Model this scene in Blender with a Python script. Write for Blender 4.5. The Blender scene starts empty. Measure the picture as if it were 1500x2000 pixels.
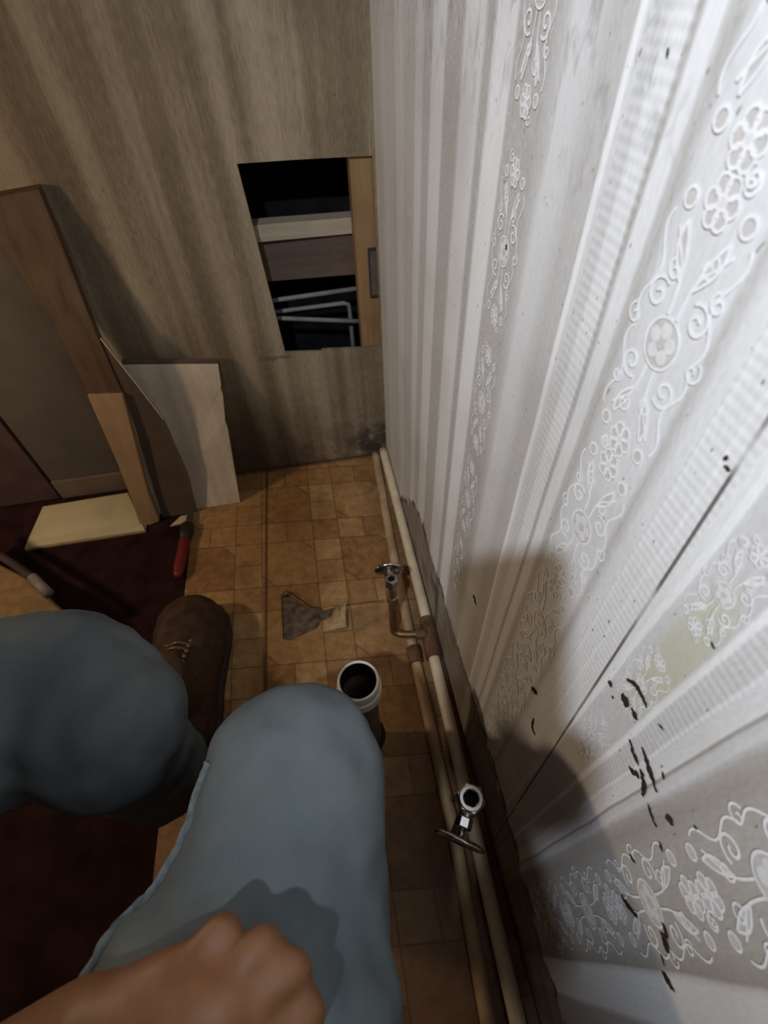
import bpy, bmesh, math, random
from mathutils import Vector, Matrix, noise
random.seed(7)
C = bpy.context.scene.collection
S = bpy.context.scene
PI = math.pi

# ------------------------------------------------------------------ camera
CAM = Vector((-0.16114, -1.04437, 0.95))
F_PX, PITCH, ROLL, YAW = 950.0, 0.8555, -0.0487, 0.138
_fw = Vector((math.sin(YAW)*math.cos(PITCH), math.cos(YAW)*math.cos(PITCH), -math.sin(PITCH)))
_rt = Vector((math.cos(YAW), -math.sin(YAW), 0)); _up = _rt.cross(_fw)
RT = _rt*math.cos(ROLL)+_up*math.sin(ROLL); UP = -_rt*math.sin(ROLL)+_up*math.cos(ROLL); FW = _fw
cd = bpy.data.cameras.new('camera'); cam = bpy.data.objects.new('camera', cd); C.objects.link(cam)
cam.matrix_world = Matrix(((RT.x, UP.x, -FW.x, CAM.x), (RT.y, UP.y, -FW.y, CAM.y), (RT.z, UP.z, -FW.z, CAM.z), (0, 0, 0, 1)))
cd.sensor_fit = 'VERTICAL'; cd.sensor_height = 24.0; cd.lens = F_PX/2000*24.0
cd.clip_start = 0.01; cd.dof.use_dof = True; cd.dof.focus_distance = 0.5; cd.dof.aperture_fstop = 5.0; S.camera = cam

# ------------------------------------------------------------------ light and exposure
S.view_settings.view_transform = 'Standard'; S.view_settings.look = 'None'
S.view_settings.gamma = 1.0; S.view_settings.use_curve_mapping = False
S.view_settings.exposure = 0.0
wd = bpy.data.worlds.new('world'); S.world = wd; wd.use_nodes = True
wd.node_tree.nodes['Background'].inputs[0].default_value = (0.010, 0.009, 0.009, 1)
wd.node_tree.nodes['Background'].inputs[1].default_value = 0.3

def lamp(name, kind, loc, energy, col, size, target=None, spot=None):
    d = bpy.data.lights.new(name, kind); d.energy = energy; d.color = col
    if kind == 'AREA': d.size = size
    else: d.shadow_soft_size = size
    if spot: d.spot_size = math.radians(spot[0]); d.spot_blend = spot[1]
    o = bpy.data.objects.new(name, d); C.objects.link(o); o.location = loc
    if target is not None:
        o.rotation_euler = (Vector(target)-Vector(loc)).to_track_quat('-Z', 'Y').to_euler()
    return o
lamp('work_light', 'SPOT', (-0.405, -1.336, 1.504), 71.0, (0.83, 0.91, 1.0), 0.016, (0.0, -0.97, 1.24), (108, 1.0))
lamp('room_lamp', 'POINT', (-1.25, -0.45, 0.76), 11.0, (1.0, 0.77, 0.52), 0.035)

# ------------------------------------------------------------------ shader helpers
class E:
    """a tiny arithmetic wrapper round Math nodes"""
    def __init__(s, m, sock): s.m = m; s.k = sock
    def _o(s, op, *a): return s.m.math(op, s, *a)
    def __add__(s, b): return s._o('ADD', b)
    __radd__ = __add__
    def __sub__(s, b): return s._o('SUBTRACT', b)
    def __rsub__(s, b): return s.m.math('SUBTRACT', b, s)
    def __mul__(s, b): return s._o('MULTIPLY', b)
    __rmul__ = __mul__
    def __truediv__(s, b): return s._o('DIVIDE', b)
    def __lt__(s, b): return s._o('LESS_THAN', b)
    def __gt__(s, b): return s._o('GREATER_THAN', b)
    def abs(s): return s._o('ABSOLUTE')
    def floor(s): return s._o('FLOOR')
    def round(s): return s._o('ROUND')
    def mod(s, b): return s._o('FLOORED_MODULO', b)
    def min(s, b): return s._o('MINIMUM', b)
    def max(s, b): return s._o('MAXIMUM', b)
    def pow(s, b): return s._o('POWER', b)
    def sin(s): return s._o('SINE')
    def step(s, a, b):                     # smooth 0..1 between a and b
        n = s.m.n('ShaderNodeMapRange'); n.interpolation_type = 'SMOOTHSTEP'
        s.m.put(n.inputs[0], s); n.inputs[1].default_value = a; n.inputs[2].default_value = b
        return E(s.m, n.outputs[0])

class M:
    def __init__(s, name, rough=0.7, spec=0.3, metal=0.0):
        s.mat = bpy.data.materials.new(name); s.mat.use_nodes = True
        s.nt = s.mat.node_tree; s.b = s.nt.nodes['Principled BSDF']
        s.b.inputs['Roughness'].default_value = rough; s.b.inputs['Metallic'].default_value = metal
        s.b.inputs['Specular IOR Level'].default_value = spec
        s._pos = None
    def n(s, t): return s.nt.nodes.new(t)
    def put(s, inp, v):
        if isinstance(v, E): s.nt.links.new(v.k, inp)
        elif isinstance(v, (tuple, list)): inp.default_value = (*v, 1) if len(v) == 3 and inp.type == 'RGBA' else v
        elif isinstance(v, (int, float)): inp.default_value = v
        else: s.nt.links.new(v, inp)
    def math(s, op, *a):
        n = s.n('ShaderNodeMath'); n.operation = op
        for i, v in enumerate(a): s.put(n.inputs[i], v)
        return E(s, n.outputs[0])
    def pos(s, obj=True):
        if s._pos is None:
            t = s.n('ShaderNodeTexCoord'); p = s.n('ShaderNodeSeparateXYZ'); s.nt.links.new(t.outputs['Object'], p.inputs[0])
            s._pos = [E(s, p.outputs[i]) for i in range(3)]; s.vec = t.outputs['Object']
        return s._pos
    def noise(s, scale, detail=3, stretch=(1, 1, 1), dist=0.0, rough=0.5, off=(0, 0, 0)):
        s.pos()
        mp = s.n('ShaderNodeMapping'); mp.inputs['Scale'].default_value = stretch; mp.inputs['Location'].default_value = off
        s.nt.links.new(s.vec, mp.inputs[0])
        n = s.n('ShaderNodeTexNoise'); n.inputs['Scale'].default_value = scale; n.inputs['Detail'].default_value = detail
        n.inputs['Distortion'].default_value = dist; n.inputs['Roughness'].default_value = rough
        s.nt.links.new(mp.outputs[0], n.inputs['Vector']); return E(s, n.outputs[0])
    def white(s, x, y, z):
        c = s.n('ShaderNodeCombineXYZ'); s.put(c.inputs[0], x); s.put(c.inputs[1], y); s.put(c.inputs[2], z)
        n = s.n('ShaderNodeTexWhiteNoise'); n.noise_dimensions = '3D'; s.nt.links.new(c.outputs[0], n.inputs[0]); return E(s, n.outputs[0])
    def ramp(s, fac, stops, interp='LINEAR'):
        r = s.n('ShaderNodeValToRGB'); r.color_ramp.interpolation = interp; e = r.color_ramp.elements
        while len(e) < len(stops): e.new(0.5)
        for el, (p, c) in zip(e, stops):
            el.position = p; el.color = (c, c, c, 1) if isinstance(c, (int, float)) else (*c, 1)
        s.put(r.inputs[0], fac); return E(s, r.outputs[0])
    def mix(s, f, a, b, mode='MIX'):
        n = s.n('ShaderNodeMix'); n.data_type = 'RGBA'; n.blend_type = mode
        s.put(n.inputs[0], f); s.put(n.inputs[6], a); s.put(n.inputs[7], b); return E(s, n.outputs[2])
    def color(s, c): s.put(s.b.inputs['Base Color'], c); return s
    def bump(s, h, strength=0.3, dist=0.002):
        n = s.n('ShaderNodeBump'); n.inputs['Strength'].default_value = strength; n.inputs['Distance'].default_value = dist
        s.put(n.inputs['Height'], h); s.nt.links.new(n.outputs[0], s.b.inputs['Normal']); return s

def simple(name, col, rough=0.7, spec=0.3, metal=0.0, var=0.25, scale=30, stretch=(1, 1, 1), bump=0.0):
    m = M(name, rough, spec, metal)
    n = m.noise(scale, 4, stretch)
    lo = tuple(c*(1-var) for c in col); hi = tuple(min(1, c*(1+var)) for c in col)
    m.color(m.ramp(n, [(0.3, lo), (0.7, hi)]))
    if bump: m.bump(n, bump, 0.002)
    return m.mat

# --- wallpaper of the right wall: stripes are a function of y, written as (y, whiteness)
def wallpaper_right():
    m = M('striped_wallpaper', 0.62, 0.25)
    x, y, z = m.pos()
    warp = (m.noise(6, 2) - 0.5)*0.006
    yy = y + warp
    def band(lo, hi, stops):
        f = (yy - lo)/(hi-lo)
        return m.ramp(f, [((p-lo)/(hi-lo), v) for p, v in sorted(stops)])
    far = band(-0.60, 0.0, [(-0.60, 0.95), (-0.582, .95), (-0.574, .46), (-0.562, .46), (-0.553, .84), (-0.508, .82), (-0.498, .46), (-0.452, .46), (-0.443, .78), (-0.40, .76),
                            (-0.392, .48), (-0.364, .50), (-0.354, .72), (-0.324, .70), (-0.315, .50), (-0.26, .54), (-0.245, .68), (-0.20, .64), (-0.19, .50), (-0.14, .56), (-0.10, .64), (-0.05, .52), (0, .6)])
    mid = band(-0.845, -0.60, [(-0.845, .76), (-0.836, .70), (-0.829, .48), (-0.824, .58), (-0.821, .86), (-0.811, .88), (-0.8085, .48), (-0.806, .52), (-0.803, .90), (-0.790, .90),
                              (-0.787, .72), (-0.772, .76), (-0.7695, 1.0), (-0.766, 1.0), (-0.764, .56), (-0.745, .54), (-0.735, .62), (-0.724, .72), (-0.702, .78), (-0.693, .60), (-0.680, .48), (-0.634, .48), (-0.624, .50), (-0.618, .92), (-0.60, .95)])
    near = band(-1.02, -0.845, [(-1.02, .28), (-1.013, .42), (-1.009, .74), (-1.0045, .66), (-1.003, .25), (-1.0015, .85), (-0.993, .78), (-0.991, .98), (-0.9895, .70), (-0.978, .72), (-0.9765, .98), (-0.974, .98),
                               (-0.972, .62), (-0.946, .66), (-0.943, .70), (-0.9415, .96), (-0.9385, .96), (-0.937, .86), (-0.922, .88), (-0.9205, .98), (-0.9185, .86), (-0.909, .88), (-0.907, .95), (-0.905, .82), (-0.897, .78), (-0.892, .60), (-0.889, .52), (-0.884, .76), (-0.845, .76)])
    low = band(-1.25, -1.02, [(-1.25, .6), (-1.16, .55), (-1.15, .30), (-1.125, .34), (-1.12, .80), (-1.096, .82), (-1.093, .62), (-1.091, .25), (-1.086, .32), (-1.078, .44), (-1.035, .44), (-1.026, .36), (-1.02, .28)])
    w = m.mix(yy < -0.60, far, mid); w = m.mix(yy < -0.845, w, near); w = m.mix(yy < -1.02, w, low)
    # ribbing across the white bands and the lacy ground between them
    hatch = ((z + (m.noise(40, 1)-0.5)*0.0015)*1100).sin()*0.5+0.5
    inhatch = ((y+0.792).abs() < 0.016).max((y+0.945-0.026).abs() < 0.014).max((y+0.985).abs() < 0.008)
    w2 = E(m, w.k) - hatch*inhatch*0.10
    lace = m.noise(150, 2, (1, 1, 0.7), 1.5)
    lacel = (lace - 0.5).abs().step(0.0, 0.035)
    isground = w2 < 0.55
    w3 = w2 + isground*(1-lacel)*0.18*((y).step(-0.6, -0.75)*-1+1).max(0.15)
    m._w = w3
    grain = m.noise(420, 2, (1, 1, 0.35))
    w4 = w3 + (grain-0.5)*0.22
    col = m.ramp(w4, [(0.10, (.30, .265, .235)), (0.40, (.45, .42, .39)), (0.7, (.68, .675, .68)), (1.0, (.90, .90, .91))])
    # grime: grey mildew high on the wall, brown tide mark low down, yellow stain beside the seam
    spk = m.noise(75, 4, (1, 1, 0.5), 0.4, 0.65)
    hi = z.step(0.80, 0.98)*(y.step(-0.88, -0.78))
    mil = (spk.step(0.50, 0.66))*hi
    col = m.mix(mil*0.55, col, (.20, .19, .18))
    big = m.noise(5, 3)
    col = m.mix(((z.step(0.9, 1.0))*(y.step(-0.5, -0.1)))*0.45, col, (.22, .19, .15))
    col = m.mix(big.step(0.42, 0.75)*0.30, col, (.30, .255, .21))
    yel = ((y+0.962)/0.012).pow(2.0) + ((z-0.70)/0.07).pow(2.0)
    yel = 1-yel.step(0.2, 1.6)
    col = m.mix(yel*0.55, col, (.52, .50, .33))
    dots = m.noise(260, 1, (1, 1, 0.45), 0, 0.5, (3, 1, 2))
    col = m.mix(dots.step(0.735, 0.775)*0.7, col, (.16, .13, .11))
    edge = m.noise(28, 3)
    top = y.step(-0.15, -0.42)*0.185 + (edge-0.5)*0.07 + y.step(-0.85, -1.1)*-0.03
    d = z - top
    col = m.mix((1-d.step(-0.01, 0.012))*0.80, col, m.ramp(m.noise(40, 4, (1, .35, 1)), [(0.3, (.075, .05, .033)), (0.55, (.20, .155, .115)), (0.75, (.28, .22, .17))]))
    col = m.mix((1-d.abs().step(0.002, 0.014))*(edge.step(0.38, 0.55))*0.85, col, (.035, .022, .016))
    seam = (y+0.930+(z-0.754)*-0.04).abs()
    col = m.mix((1-seam.step(0.0006, 0.0016))*m.noise(12, 2).step(0.30, 0.5)*0.9, col, (.10, .075, .06))
    m.color(col)
    m.bump(w3+lace*0.2*isground+(grain-.5)*.25, 0.35, 0.0015)
    return m.mat

def wallpaper_back():
    m = M('grey_striped_wallpaper', 0.75, 0.2)
    x, y, z = m.pos()
    a = m.noise(15, 1, (1, 0, 0.03)); b = m.noise(60, 1, (1, 0, 0.05))
    w = a*0.8 + b*0.2
    fine = m.noise(260, 3, (1, 1, 0.22)); blot = m.noise(9, 4)
    v = w.step(0.36, 0.64)*0.62 + (fine-0.5)*0.75 + (blot-0.5)*0.45 + 0.24
    col = m.ramp(v, [(0.0, (.104, .074, .044)), (0.45, (.188, .139, .087)), (1.0, (.330, .258, .172))])
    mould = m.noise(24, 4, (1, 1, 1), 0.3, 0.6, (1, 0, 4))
    tr = z.step(0.80, 1.0)*x.step(-0.34, -0.14)
    col = m.mix(tr*m.noise(30, 4, (1, 1, .5)).step(.35, .62)*0.55, col, (.085, .068, .048))
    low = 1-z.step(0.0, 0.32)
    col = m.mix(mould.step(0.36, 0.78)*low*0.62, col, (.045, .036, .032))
    col = m.mix((1-z.step(0.02, 0.24))*x.step(-0.16, -0.42)*0.75, col, (.08, .055, .04))  # bottom-left shadow near the leaning panel, painted in along with the mould
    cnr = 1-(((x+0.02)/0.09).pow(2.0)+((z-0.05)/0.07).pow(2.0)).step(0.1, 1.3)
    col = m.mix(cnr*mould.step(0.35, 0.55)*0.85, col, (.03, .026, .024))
    crack = (z-0.338+(m.noise(60, 2)-.5)*.02).abs()
    col = m.mix((1-crack.step(0.001, 0.006))*((x+0.255).abs() < 0.035)*0.7, col, (.10, .07, .05))
    spots = m.noise(38, 1, (1, 1, .7), 0, 0.5, (5, 2, 1))
    col = m.mix(spots.step(0.73, 0.79)*0.7, col, (.06, .045, .035))
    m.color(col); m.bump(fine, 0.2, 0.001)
    return m.mat

def vinyl_material():
    m = M('tile_pattern_vinyl', 0.42, 0.35)
    x, y, z = m.pos()
    u = 0.064
    a = (x + 0.3615)/u + (y*-0.02) ; b = (y + 0.049 + x*0.10)/u
    fx = a.mod(3.0); fy = b.mod(3.0)
    inb = (fx < 2.0)*(fy < 2.0)
    rx, ry = fx.round(), fy.round()
    dx = (fx-rx).abs() + ((rx-1).abs() < 0.1)*(fy < 2.0)*9
    dy = (fy-ry).abs() + ((ry-1).abs() < 0.1)*(fx < 2.0)*9
    cx, cy = (fx-1).abs(), (fy-1).abs()
    opp = ((fx-1)*(fy-1)) < 0.0
    dd = ((cx+cy)-1.50+opp*9*-1)*0.7071
    dg = dd.abs() + (1-inb)*9
    d = dx.min(dy).min(dg)
    octo = inb*(dd < 0)
    A, B = (a/3).floor(), (b/3).floor()
    fa, fb = a.floor(), b.floor()
    rnd = m.white(m.math('ADD', A*octo, fa*(1-octo)), B*octo+fb*(1-octo), octo)
    mott = m.noise(48, 4, (1, 1, 1), 0.3, 0.65); fine = m.noise(300, 2)
    v = rnd*0.34 + (mott-0.5)*1.0 + (fine-.5)*.25 + 0.30 + (1-inb)*0.12
    col = m.ramp(v, [(0.0, (.15, .068, .022)), (0.35, (.31, .158, .055)), (0.65, (.44, .25, .10)), (1.0, (.60, .42, .21))])
    col = m.mix((1-d.step(0.008, 0.036))*0.60, col, (.085, .042, .02))
    rust = m.noise(7, 3, (1, 1, 1), .4, .55, (2, 0, 0))
    col = m.mix(rust.step(0.50, 0.75)*0.55, col, (.15, .065, .025))
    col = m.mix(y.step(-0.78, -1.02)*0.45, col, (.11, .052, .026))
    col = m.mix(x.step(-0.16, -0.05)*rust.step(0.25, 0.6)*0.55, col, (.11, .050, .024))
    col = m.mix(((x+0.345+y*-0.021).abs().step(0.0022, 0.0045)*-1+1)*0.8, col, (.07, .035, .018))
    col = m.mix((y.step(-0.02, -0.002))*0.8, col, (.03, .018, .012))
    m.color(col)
    m.put(m.b.inputs['Roughness'], mott*0.3+0.32)
    m.bump(d.step(0.0, 0.05)+mott*.3, 0.25, 0.001)
    return m.mat

def wood(name, lo, hi, axis=2, rough=0.7, scale=45):
    st = [1, 1, 1]; st[axis] = 0.06
    m = M(name, rough, 0.25)
    n = m.noise(scale, 5, st, 0.6, 0.6); k = m.noise(9, 3)
    m.color(m.mix(k.step(0.45, 0.8)*0.45, m.ramp(n, [(0.3, lo), (0.7, hi)]), tuple(c*0.45 for c in lo)))
    m.bump(n, 0.2, 0.001); return m.mat

MAT = dict(
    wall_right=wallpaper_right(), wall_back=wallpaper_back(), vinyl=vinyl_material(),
    emboss=simple('white_embossing', (.86, .86, .87), .6, .25, var=.06, scale=200),
    ground=simple('beige_embossed_ground', (.60, .565, .55), .7, .2, var=.08, scale=200),
    petal=simple('pale_embossed_petal', (.74, .735, .735), .7, .2, var=.06, scale=200),
    mould=simple('black_mould', (.040, .026, .018), .8, .15, var=.5, scale=300),
    grey_panel=simple('grey_board', (.115, .092, .078), .8, .2, var=.12, scale=12),
    dark_panel=simple('dark_brown_board', (.085, .05, .045), .7, .25, var=.25, scale=14),
    low_strip=wood('pale_low_strip', (.13, .095, .07), (.19, .14, .105), 0),
    plaster=simple('dull_plaster', (.30, .27, .24), .85, .2),
    red_floor=simple('oxblood_floor', (.024, .0085, .0085), .85, .08, var=.45, scale=18),
    peel=simple('pale_vinyl_backing', (.50, .36, .21), .7, .2, var=.3, scale=70),
    patch=simple('bare_subfloor', (.15, .11, .085), .9, .1, var=.6, scale=60, bump=.3),
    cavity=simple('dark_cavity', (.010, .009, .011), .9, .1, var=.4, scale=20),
    stud=wood('orange_pine', (.19, .105, .045), (.28, .165, .075), 2),
    pale_wood=wood('pale_timber', (.30, .235, .165), (.42, .34, .25), 0),
    brown_wood=wood('weathered_board', (.075, .048, .036), (.13, .085, .062), 0),
    post_up=wood('stained_post_wood', (.082, .046, .024), (.145, .088, .048), 2),
    post_low=wood('tan_post_wood', (.33, .20, .105), (.42, .265, .15), 2),
    scrap=wood('cream_plywood', (.50, .41, .24), (.62, .52, .33), 0, .7, 20),
    scrap_edge=simple('torn_ply_edge', (.30, .22, .12), .8),
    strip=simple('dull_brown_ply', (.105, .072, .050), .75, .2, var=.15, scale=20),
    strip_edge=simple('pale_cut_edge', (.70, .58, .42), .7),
    cpvc=simple('cream_plastic_pipe', (.66, .53, .37), .45, .4, var=.14, scale=25),
    cpvc_dirty=simple('dirty_tan_pipe', (.40, .265, .15), .5, .35, var=.3, scale=22),
    fitting=simple('rusty_brown_fitting', (.125, .062, .033), .6, .3, var=.35, scale=60),
    copper=simple('tarnished_copper', (.22, .11, .06), .4, .4, .6, var=.3, scale=60),
    chrome=simple('chrome', (.62, .61, .60), .16, .5, 1.0, var=.08, scale=60),
    bore=simple('dark_bore', (.012, .011, .011), .6, .3),
    pvc=simple('white_pvc', (.80, .77, .71), .45, .4, var=.06, scale=50),
    pvc_dirty=simple('grimy_pvc', (.20, .155, .125), .6, .3, var=.35, scale=35),
    rubber=simple('black_rubber', (.02, .016, .014), .6, .3),
    red=simple('red_plastic_grip', (.17, .018, .016), .4, .4, var=.25),
    black=simple('black_plastic', (.022, .018, .017), .5, .35),
    steel=simple('dull_steel', (.14, .12, .10), .5, .4, .7),
    tan=simple('tan_canvas', (.21, .125, .055), .85, .15, var=.2, scale=60, bump=.2),
    rim=simple('dark_rim', (.045, .03, .025), .7, .2),
    clip=simple('pale_clip', (.21, .175, .15), .6, .3),
    leather=simple('brown_boot_leather', (.060, .032, .018), .55, .25, var=.4, scale=40, bump=.2),
    sole=simple('dark_boot_sole', (.05, .033, .026), .7, .25),
    lace=simple('brass_eyelet_lace', (.20, .13, .07), .35, .5, .3),
    grey_pipe=simple('grey_white_pipe', (.22, .20, .185), .5, .3),
    shirt=simple('dark_shirt', (.03, .032, .04), .9, .1),
    hair=simple('brown_hair', (.04, .025, .018), .8, .2),
    phone=simple('phone_case', (.02, .02, .022), .4, .4),
    bucket=simple('white_bucket', (.5, .5, .48), .5, .3),
)
def denim():
    m = M('faded_blue_denim', 0.9, 0.1)
    f = m.noise(900, 2, (1, 1, .4)); b = m.noise(11, 4, (1, 1, 1), .3); g = m.noise(40, 3)
    v = b*0.7 + g*0.2 + (f-.5)*0.25 + .05
    m.color(m.ramp(v, [(0.25, (.080, .100, .114)), (0.5, (.120, .142, .150)), (0.75, (.170, .188, .184))]))
    m.bump(g+f*.3, 0.35, 0.002); return m.mat
def skin():
    m = M('tanned_skin', 0.55, 0.35)
    f = m.noise(60, 4); g = m.noise(500, 2)
    m.color(m.ramp(f*.8+g*.2, [(0.3, (.185, .080, .036)), (0.7, (.245, .115, .055))]))
    m.b.inputs['Subsurface Weight'].default_value = 0.08; m.b.inputs['Subsurface Radius'].default_value = (.01, .004, .002)
    m.bump(f+g*.3, 0.15, 0.001); return m.mat
def panel_paper():
    m = M('panel_wallpaper', .75, .2); x, y, z = m.pos()
    a = m.noise(42, 1, (1, 0, 0.05)); f = m.noise(220, 3, (1, 1, .25)); b = m.noise(10, 3)
    m.color(m.ramp(a*.6+(f-.5)*.4+b*.4, [(.25, (.48, .40, .29)), (.5, (.62, .53, .41)), (.75, (.76, .67, .54))])); return m.mat
MAT['panel_paper'] = panel_paper(); MAT['denim'] = denim(); MAT['skin'] = skin()
MAT['seam'] = simple('pale_denim_seam', (.17, .20, .215), .9, .1, var=.45, scale=110)

# ------------------------------------------------------------------ mesh helpers
def obj(name, bm, mats, parent=None, smooth=False, bevel=0.0):
    if not isinstance(mats, (list, tuple)): mats = [mats]
    bmesh.ops.recalc_face_normals(bm, faces=bm.faces)
    me = bpy.data.meshes.new(name); bm.to_mesh(me); bm.free()
    for k in mats: me.materials.append(MAT[k])
    if smooth:
        for p in me.polygons: p.use_smooth = True
    o = bpy.data.objects.new(name, me); C.objects.link(o)
    if parent: o.parent = parent; o.matrix_parent_inverse = Matrix.Translation(parent.location).inverted()
    if bevel:
        b = o.modifiers.new('bevel', 'BEVEL'); b.width = bevel; b.segments = 2; b.limit_method = 'ANGLE'
    return o
def thing(name, label, cat, loc=(0, 0, 0), group=None):
    o = bpy.data.objects.new(name, None); C.objects.link(o); o.location = loc; o.empty_display_size = .02
    return tag(o, label, cat, group)
def tag(o, label, cat, group=None):
    o['label'] = label; o['category'] = cat
    if group: o['group'] = group
    return o
def struct(o): o['kind'] = 'structure'; return o
def box(bm, lo, hi, mi=0):
    r = bmesh.ops.create_cube(bm, size=1.0)
    for v in r['verts']:
        for i in range(3): v.co[i] = lo[i] + (v.co[i]+.5)*(hi[i]-lo[i])
    for f in {f for v in r['verts'] for f in v.link_faces}: f.material_index = mi
def prism(bm, pts, vec, mi=0):
    vec = Vector(vec); a = [bm.verts.new(p) for p in pts]; b = [bm.verts.new(Vector(p)+vec) for p in pts]
    n = len(a); fs = [bm.faces.new(a), bm.faces.new(b[::-1])]
    fs += [bm.faces.new((a[i], b[i], b[(i+1) % n], a[(i+1) % n])) for i in range(n)]
    for f in fs: f.material_index = mi
def frame(d):
    d = Vector(d).normalized(); t = Vector((0, 0, 1)) if abs(d.z) < .9 else Vector((1, 0, 0))
    a = t.cross(d).normalized(); return a, d.cross(a), d
def spline(pts, n=6):
    P = [Vector(p) for p in pts]
    if len(P) < 3: return P
    out = []
    for i in range(len(P)-1):
        p0, p1, p2, p3 = P[max(i-1, 0)], P[i], P[i+1], P[min(i+2, len(P)-1)]
        for k in range(n):
            t = k/n; out.append(.5*((2*p1)+(p2-p0)*t+(2*p0-5*p1+4*p2-p3)*t*t+(3*p1-p0-3*p2+p3)*t**3))
    return out+[P[-1]]
def tube(bm, pts, rad, seg=16, mi=0, flat=(1, 1), caps=True, roundcap=False):
    P = [Vector(p) for p in pts]; n = len(P)
    R = [rad]*n if isinstance(rad, (int, float)) else list(rad)
    if roundcap:
        d0 = (P[0]-P[1]).normalized(); d1 = (P[-1]-P[-2]).normalized()
        A = [(P[0]+d0*R[0]*math.sin(t), R[0]*math.cos(t)) for t in (1.45, 1.1, .7, .35)]
        B = [(P[-1]+d1*R[-1]*math.sin(t), R[-1]*math.cos(t)) for t in (.35, .7, 1.1, 1.45)]
        P = [a[0] for a in A]+P+[b[0] for b in B]; R = [a[1] for a in A]+R+[b[1] for b in B]; n = len(P)
    rings = []; a = None
    for i in range(n):
        d = (P[min(i+1, n-1)]-P[max(i-1, 0)]).normalized()
        if a is None: a = frame(d)[0]
        a = (a-d*a.dot(d)).normalized(); b = d.cross(a)
        rings.append([bm.verts.new(P[i]+(a*math.cos(2*PI*k/seg)*flat[0]+b*math.sin(2*PI*k/seg)*flat[1])*R[i]) for k in range(seg)])
    for i in range(n-1):
        for k in range(seg):
            f = bm.faces.new((rings[i][k], rings[i][(k+1) % seg], rings[i+1][(k+1) % seg], rings[i+1][k])); f.material_index = mi
    if caps:
        bm.faces.new(rings[0][::-1]).material_index = mi; bm.faces.new(rings[-1]).material_index = mi
def lathe(bm, base, axis, prof, seg=32, mi=0, foot=True):
    """prof: (height, radius) or (height, radius, material)"""
    a, b, d = frame(axis); base = Vector(base); rings = []
    for q in prof:
        rings.append([bm.verts.new(base+d*q[0]+(a*math.cos(2*PI*k/seg)+b*math.sin(2*PI*k/seg))*q[1]) for k in range(seg)])
    for i in range(len(rings)-1):
        for k in range(seg):
            f = bm.faces.new((rings[i][k], rings[i][(k+1) % seg], rings[i+1][(k+1) % seg], rings[i+1][k]))
            f.material_index = prof[i+1][2] if len(prof[i+1]) > 2 else mi
    if foot and prof[0][1] > 1e-6: bm.faces.new(rings[0][::-1])
    f = bm.faces.new(rings[-1]); f.material_index = prof[-1][2] if len(prof[-1]) > 2 else mi
def filled(outer, holes, to3d):
    bm = bmesh.new(); edges = []
    for loop in [outer]+holes:
        vs = [bm.verts.new(to3d(p)) for p in loop]
        edges += [bm.edges.new((vs[i], vs[(i+1) % len(vs)])) for i in range(len(vs))]
    bmesh.ops.triangle_fill(bm, edges=edges, use_beauty=True, use_dissolve=False)
    return bm
def thicken(bm, vec):
    r = bmesh.ops.extrude_face_region(bm, geom=bm.faces[:])
    vs = [g for g in r['geom'] if isinstance(g, bmesh.types.BMVert)]
    bmesh.ops.translate(bm, verts=vs, vec=vec)
def voxel(bm, size, smooth=3):
    bmesh.ops.recalc_face_normals(bm, faces=bm.faces)
    me = bpy.data.meshes.new('tmp'); bm.to_mesh(me); bm.free()
    o = bpy.data.objects.new('tmp', me); C.objects.link(o)
    r = o.modifiers.new('r', 'REMESH'); r.mode = 'VOXEL'; r.voxel_size = size
    dg = bpy.context.evaluated_depsgraph_get(); dg.update()
    m2 = bpy.data.meshes.new_from_object(o.evaluated_get(dg))
    bpy.data.objects.remove(o); bpy.data.meshes.remove(me)
    out = bmesh.new(); out.from_mesh(m2); bpy.data.meshes.remove(m2)
    for _ in range(smooth): bmesh.ops.smooth_vert(out, verts=out.verts[:], factor=.5, use_axis_x=True, use_axis_y=True, use_axis_z=True)
    return out
def at(px, py, depth):                     # a point seen at a pixel, at a given distance along the view axis
    return CAM + (RT*((px-750)/F_PX) - UP*((py-1000)/F_PX) + FW)*depth

# ------------------------------------------------------------------ the setting
# floor boards painted oxblood; the vinyl lies on top of them
bm = bmesh.new(); box(bm, (-1.9, -2.3, -.03), (0.05, .0, -.003)); struct(obj('floor', bm, 'red_floor'))
# back wall: striped paper with the cut hole, then bare board and a dark board past it
HOLE = [(-.2448, .7158), (-.12, .7135), (-.0063, .7105), (-.0002, .7105)]
hole = [(-.2448, .7158), (-.15, .7145), (-.0055, .7105), (-.0045, .335), (-.06, .3375), (-.1431, .3445), (-.1454, .3400), (-.2283, .3489)]
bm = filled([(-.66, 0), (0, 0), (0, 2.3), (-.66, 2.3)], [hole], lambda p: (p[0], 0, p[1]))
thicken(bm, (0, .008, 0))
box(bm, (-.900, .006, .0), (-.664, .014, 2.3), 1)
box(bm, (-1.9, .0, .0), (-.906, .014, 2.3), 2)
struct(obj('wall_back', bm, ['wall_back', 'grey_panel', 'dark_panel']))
bm = bmesh.new(); box(bm, (-.898, -.004, 0), (-.664, .0055, .062)); struct(obj('low_strip_back', bm, 'low_strip', bevel=.002))  # pale tan strip along the foot of the grey board
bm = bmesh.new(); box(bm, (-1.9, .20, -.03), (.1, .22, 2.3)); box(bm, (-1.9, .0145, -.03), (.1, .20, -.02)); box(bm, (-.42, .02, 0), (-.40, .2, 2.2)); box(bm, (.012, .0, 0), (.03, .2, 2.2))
struct(obj('wall_cavity', bm, 'cavity'))

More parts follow.
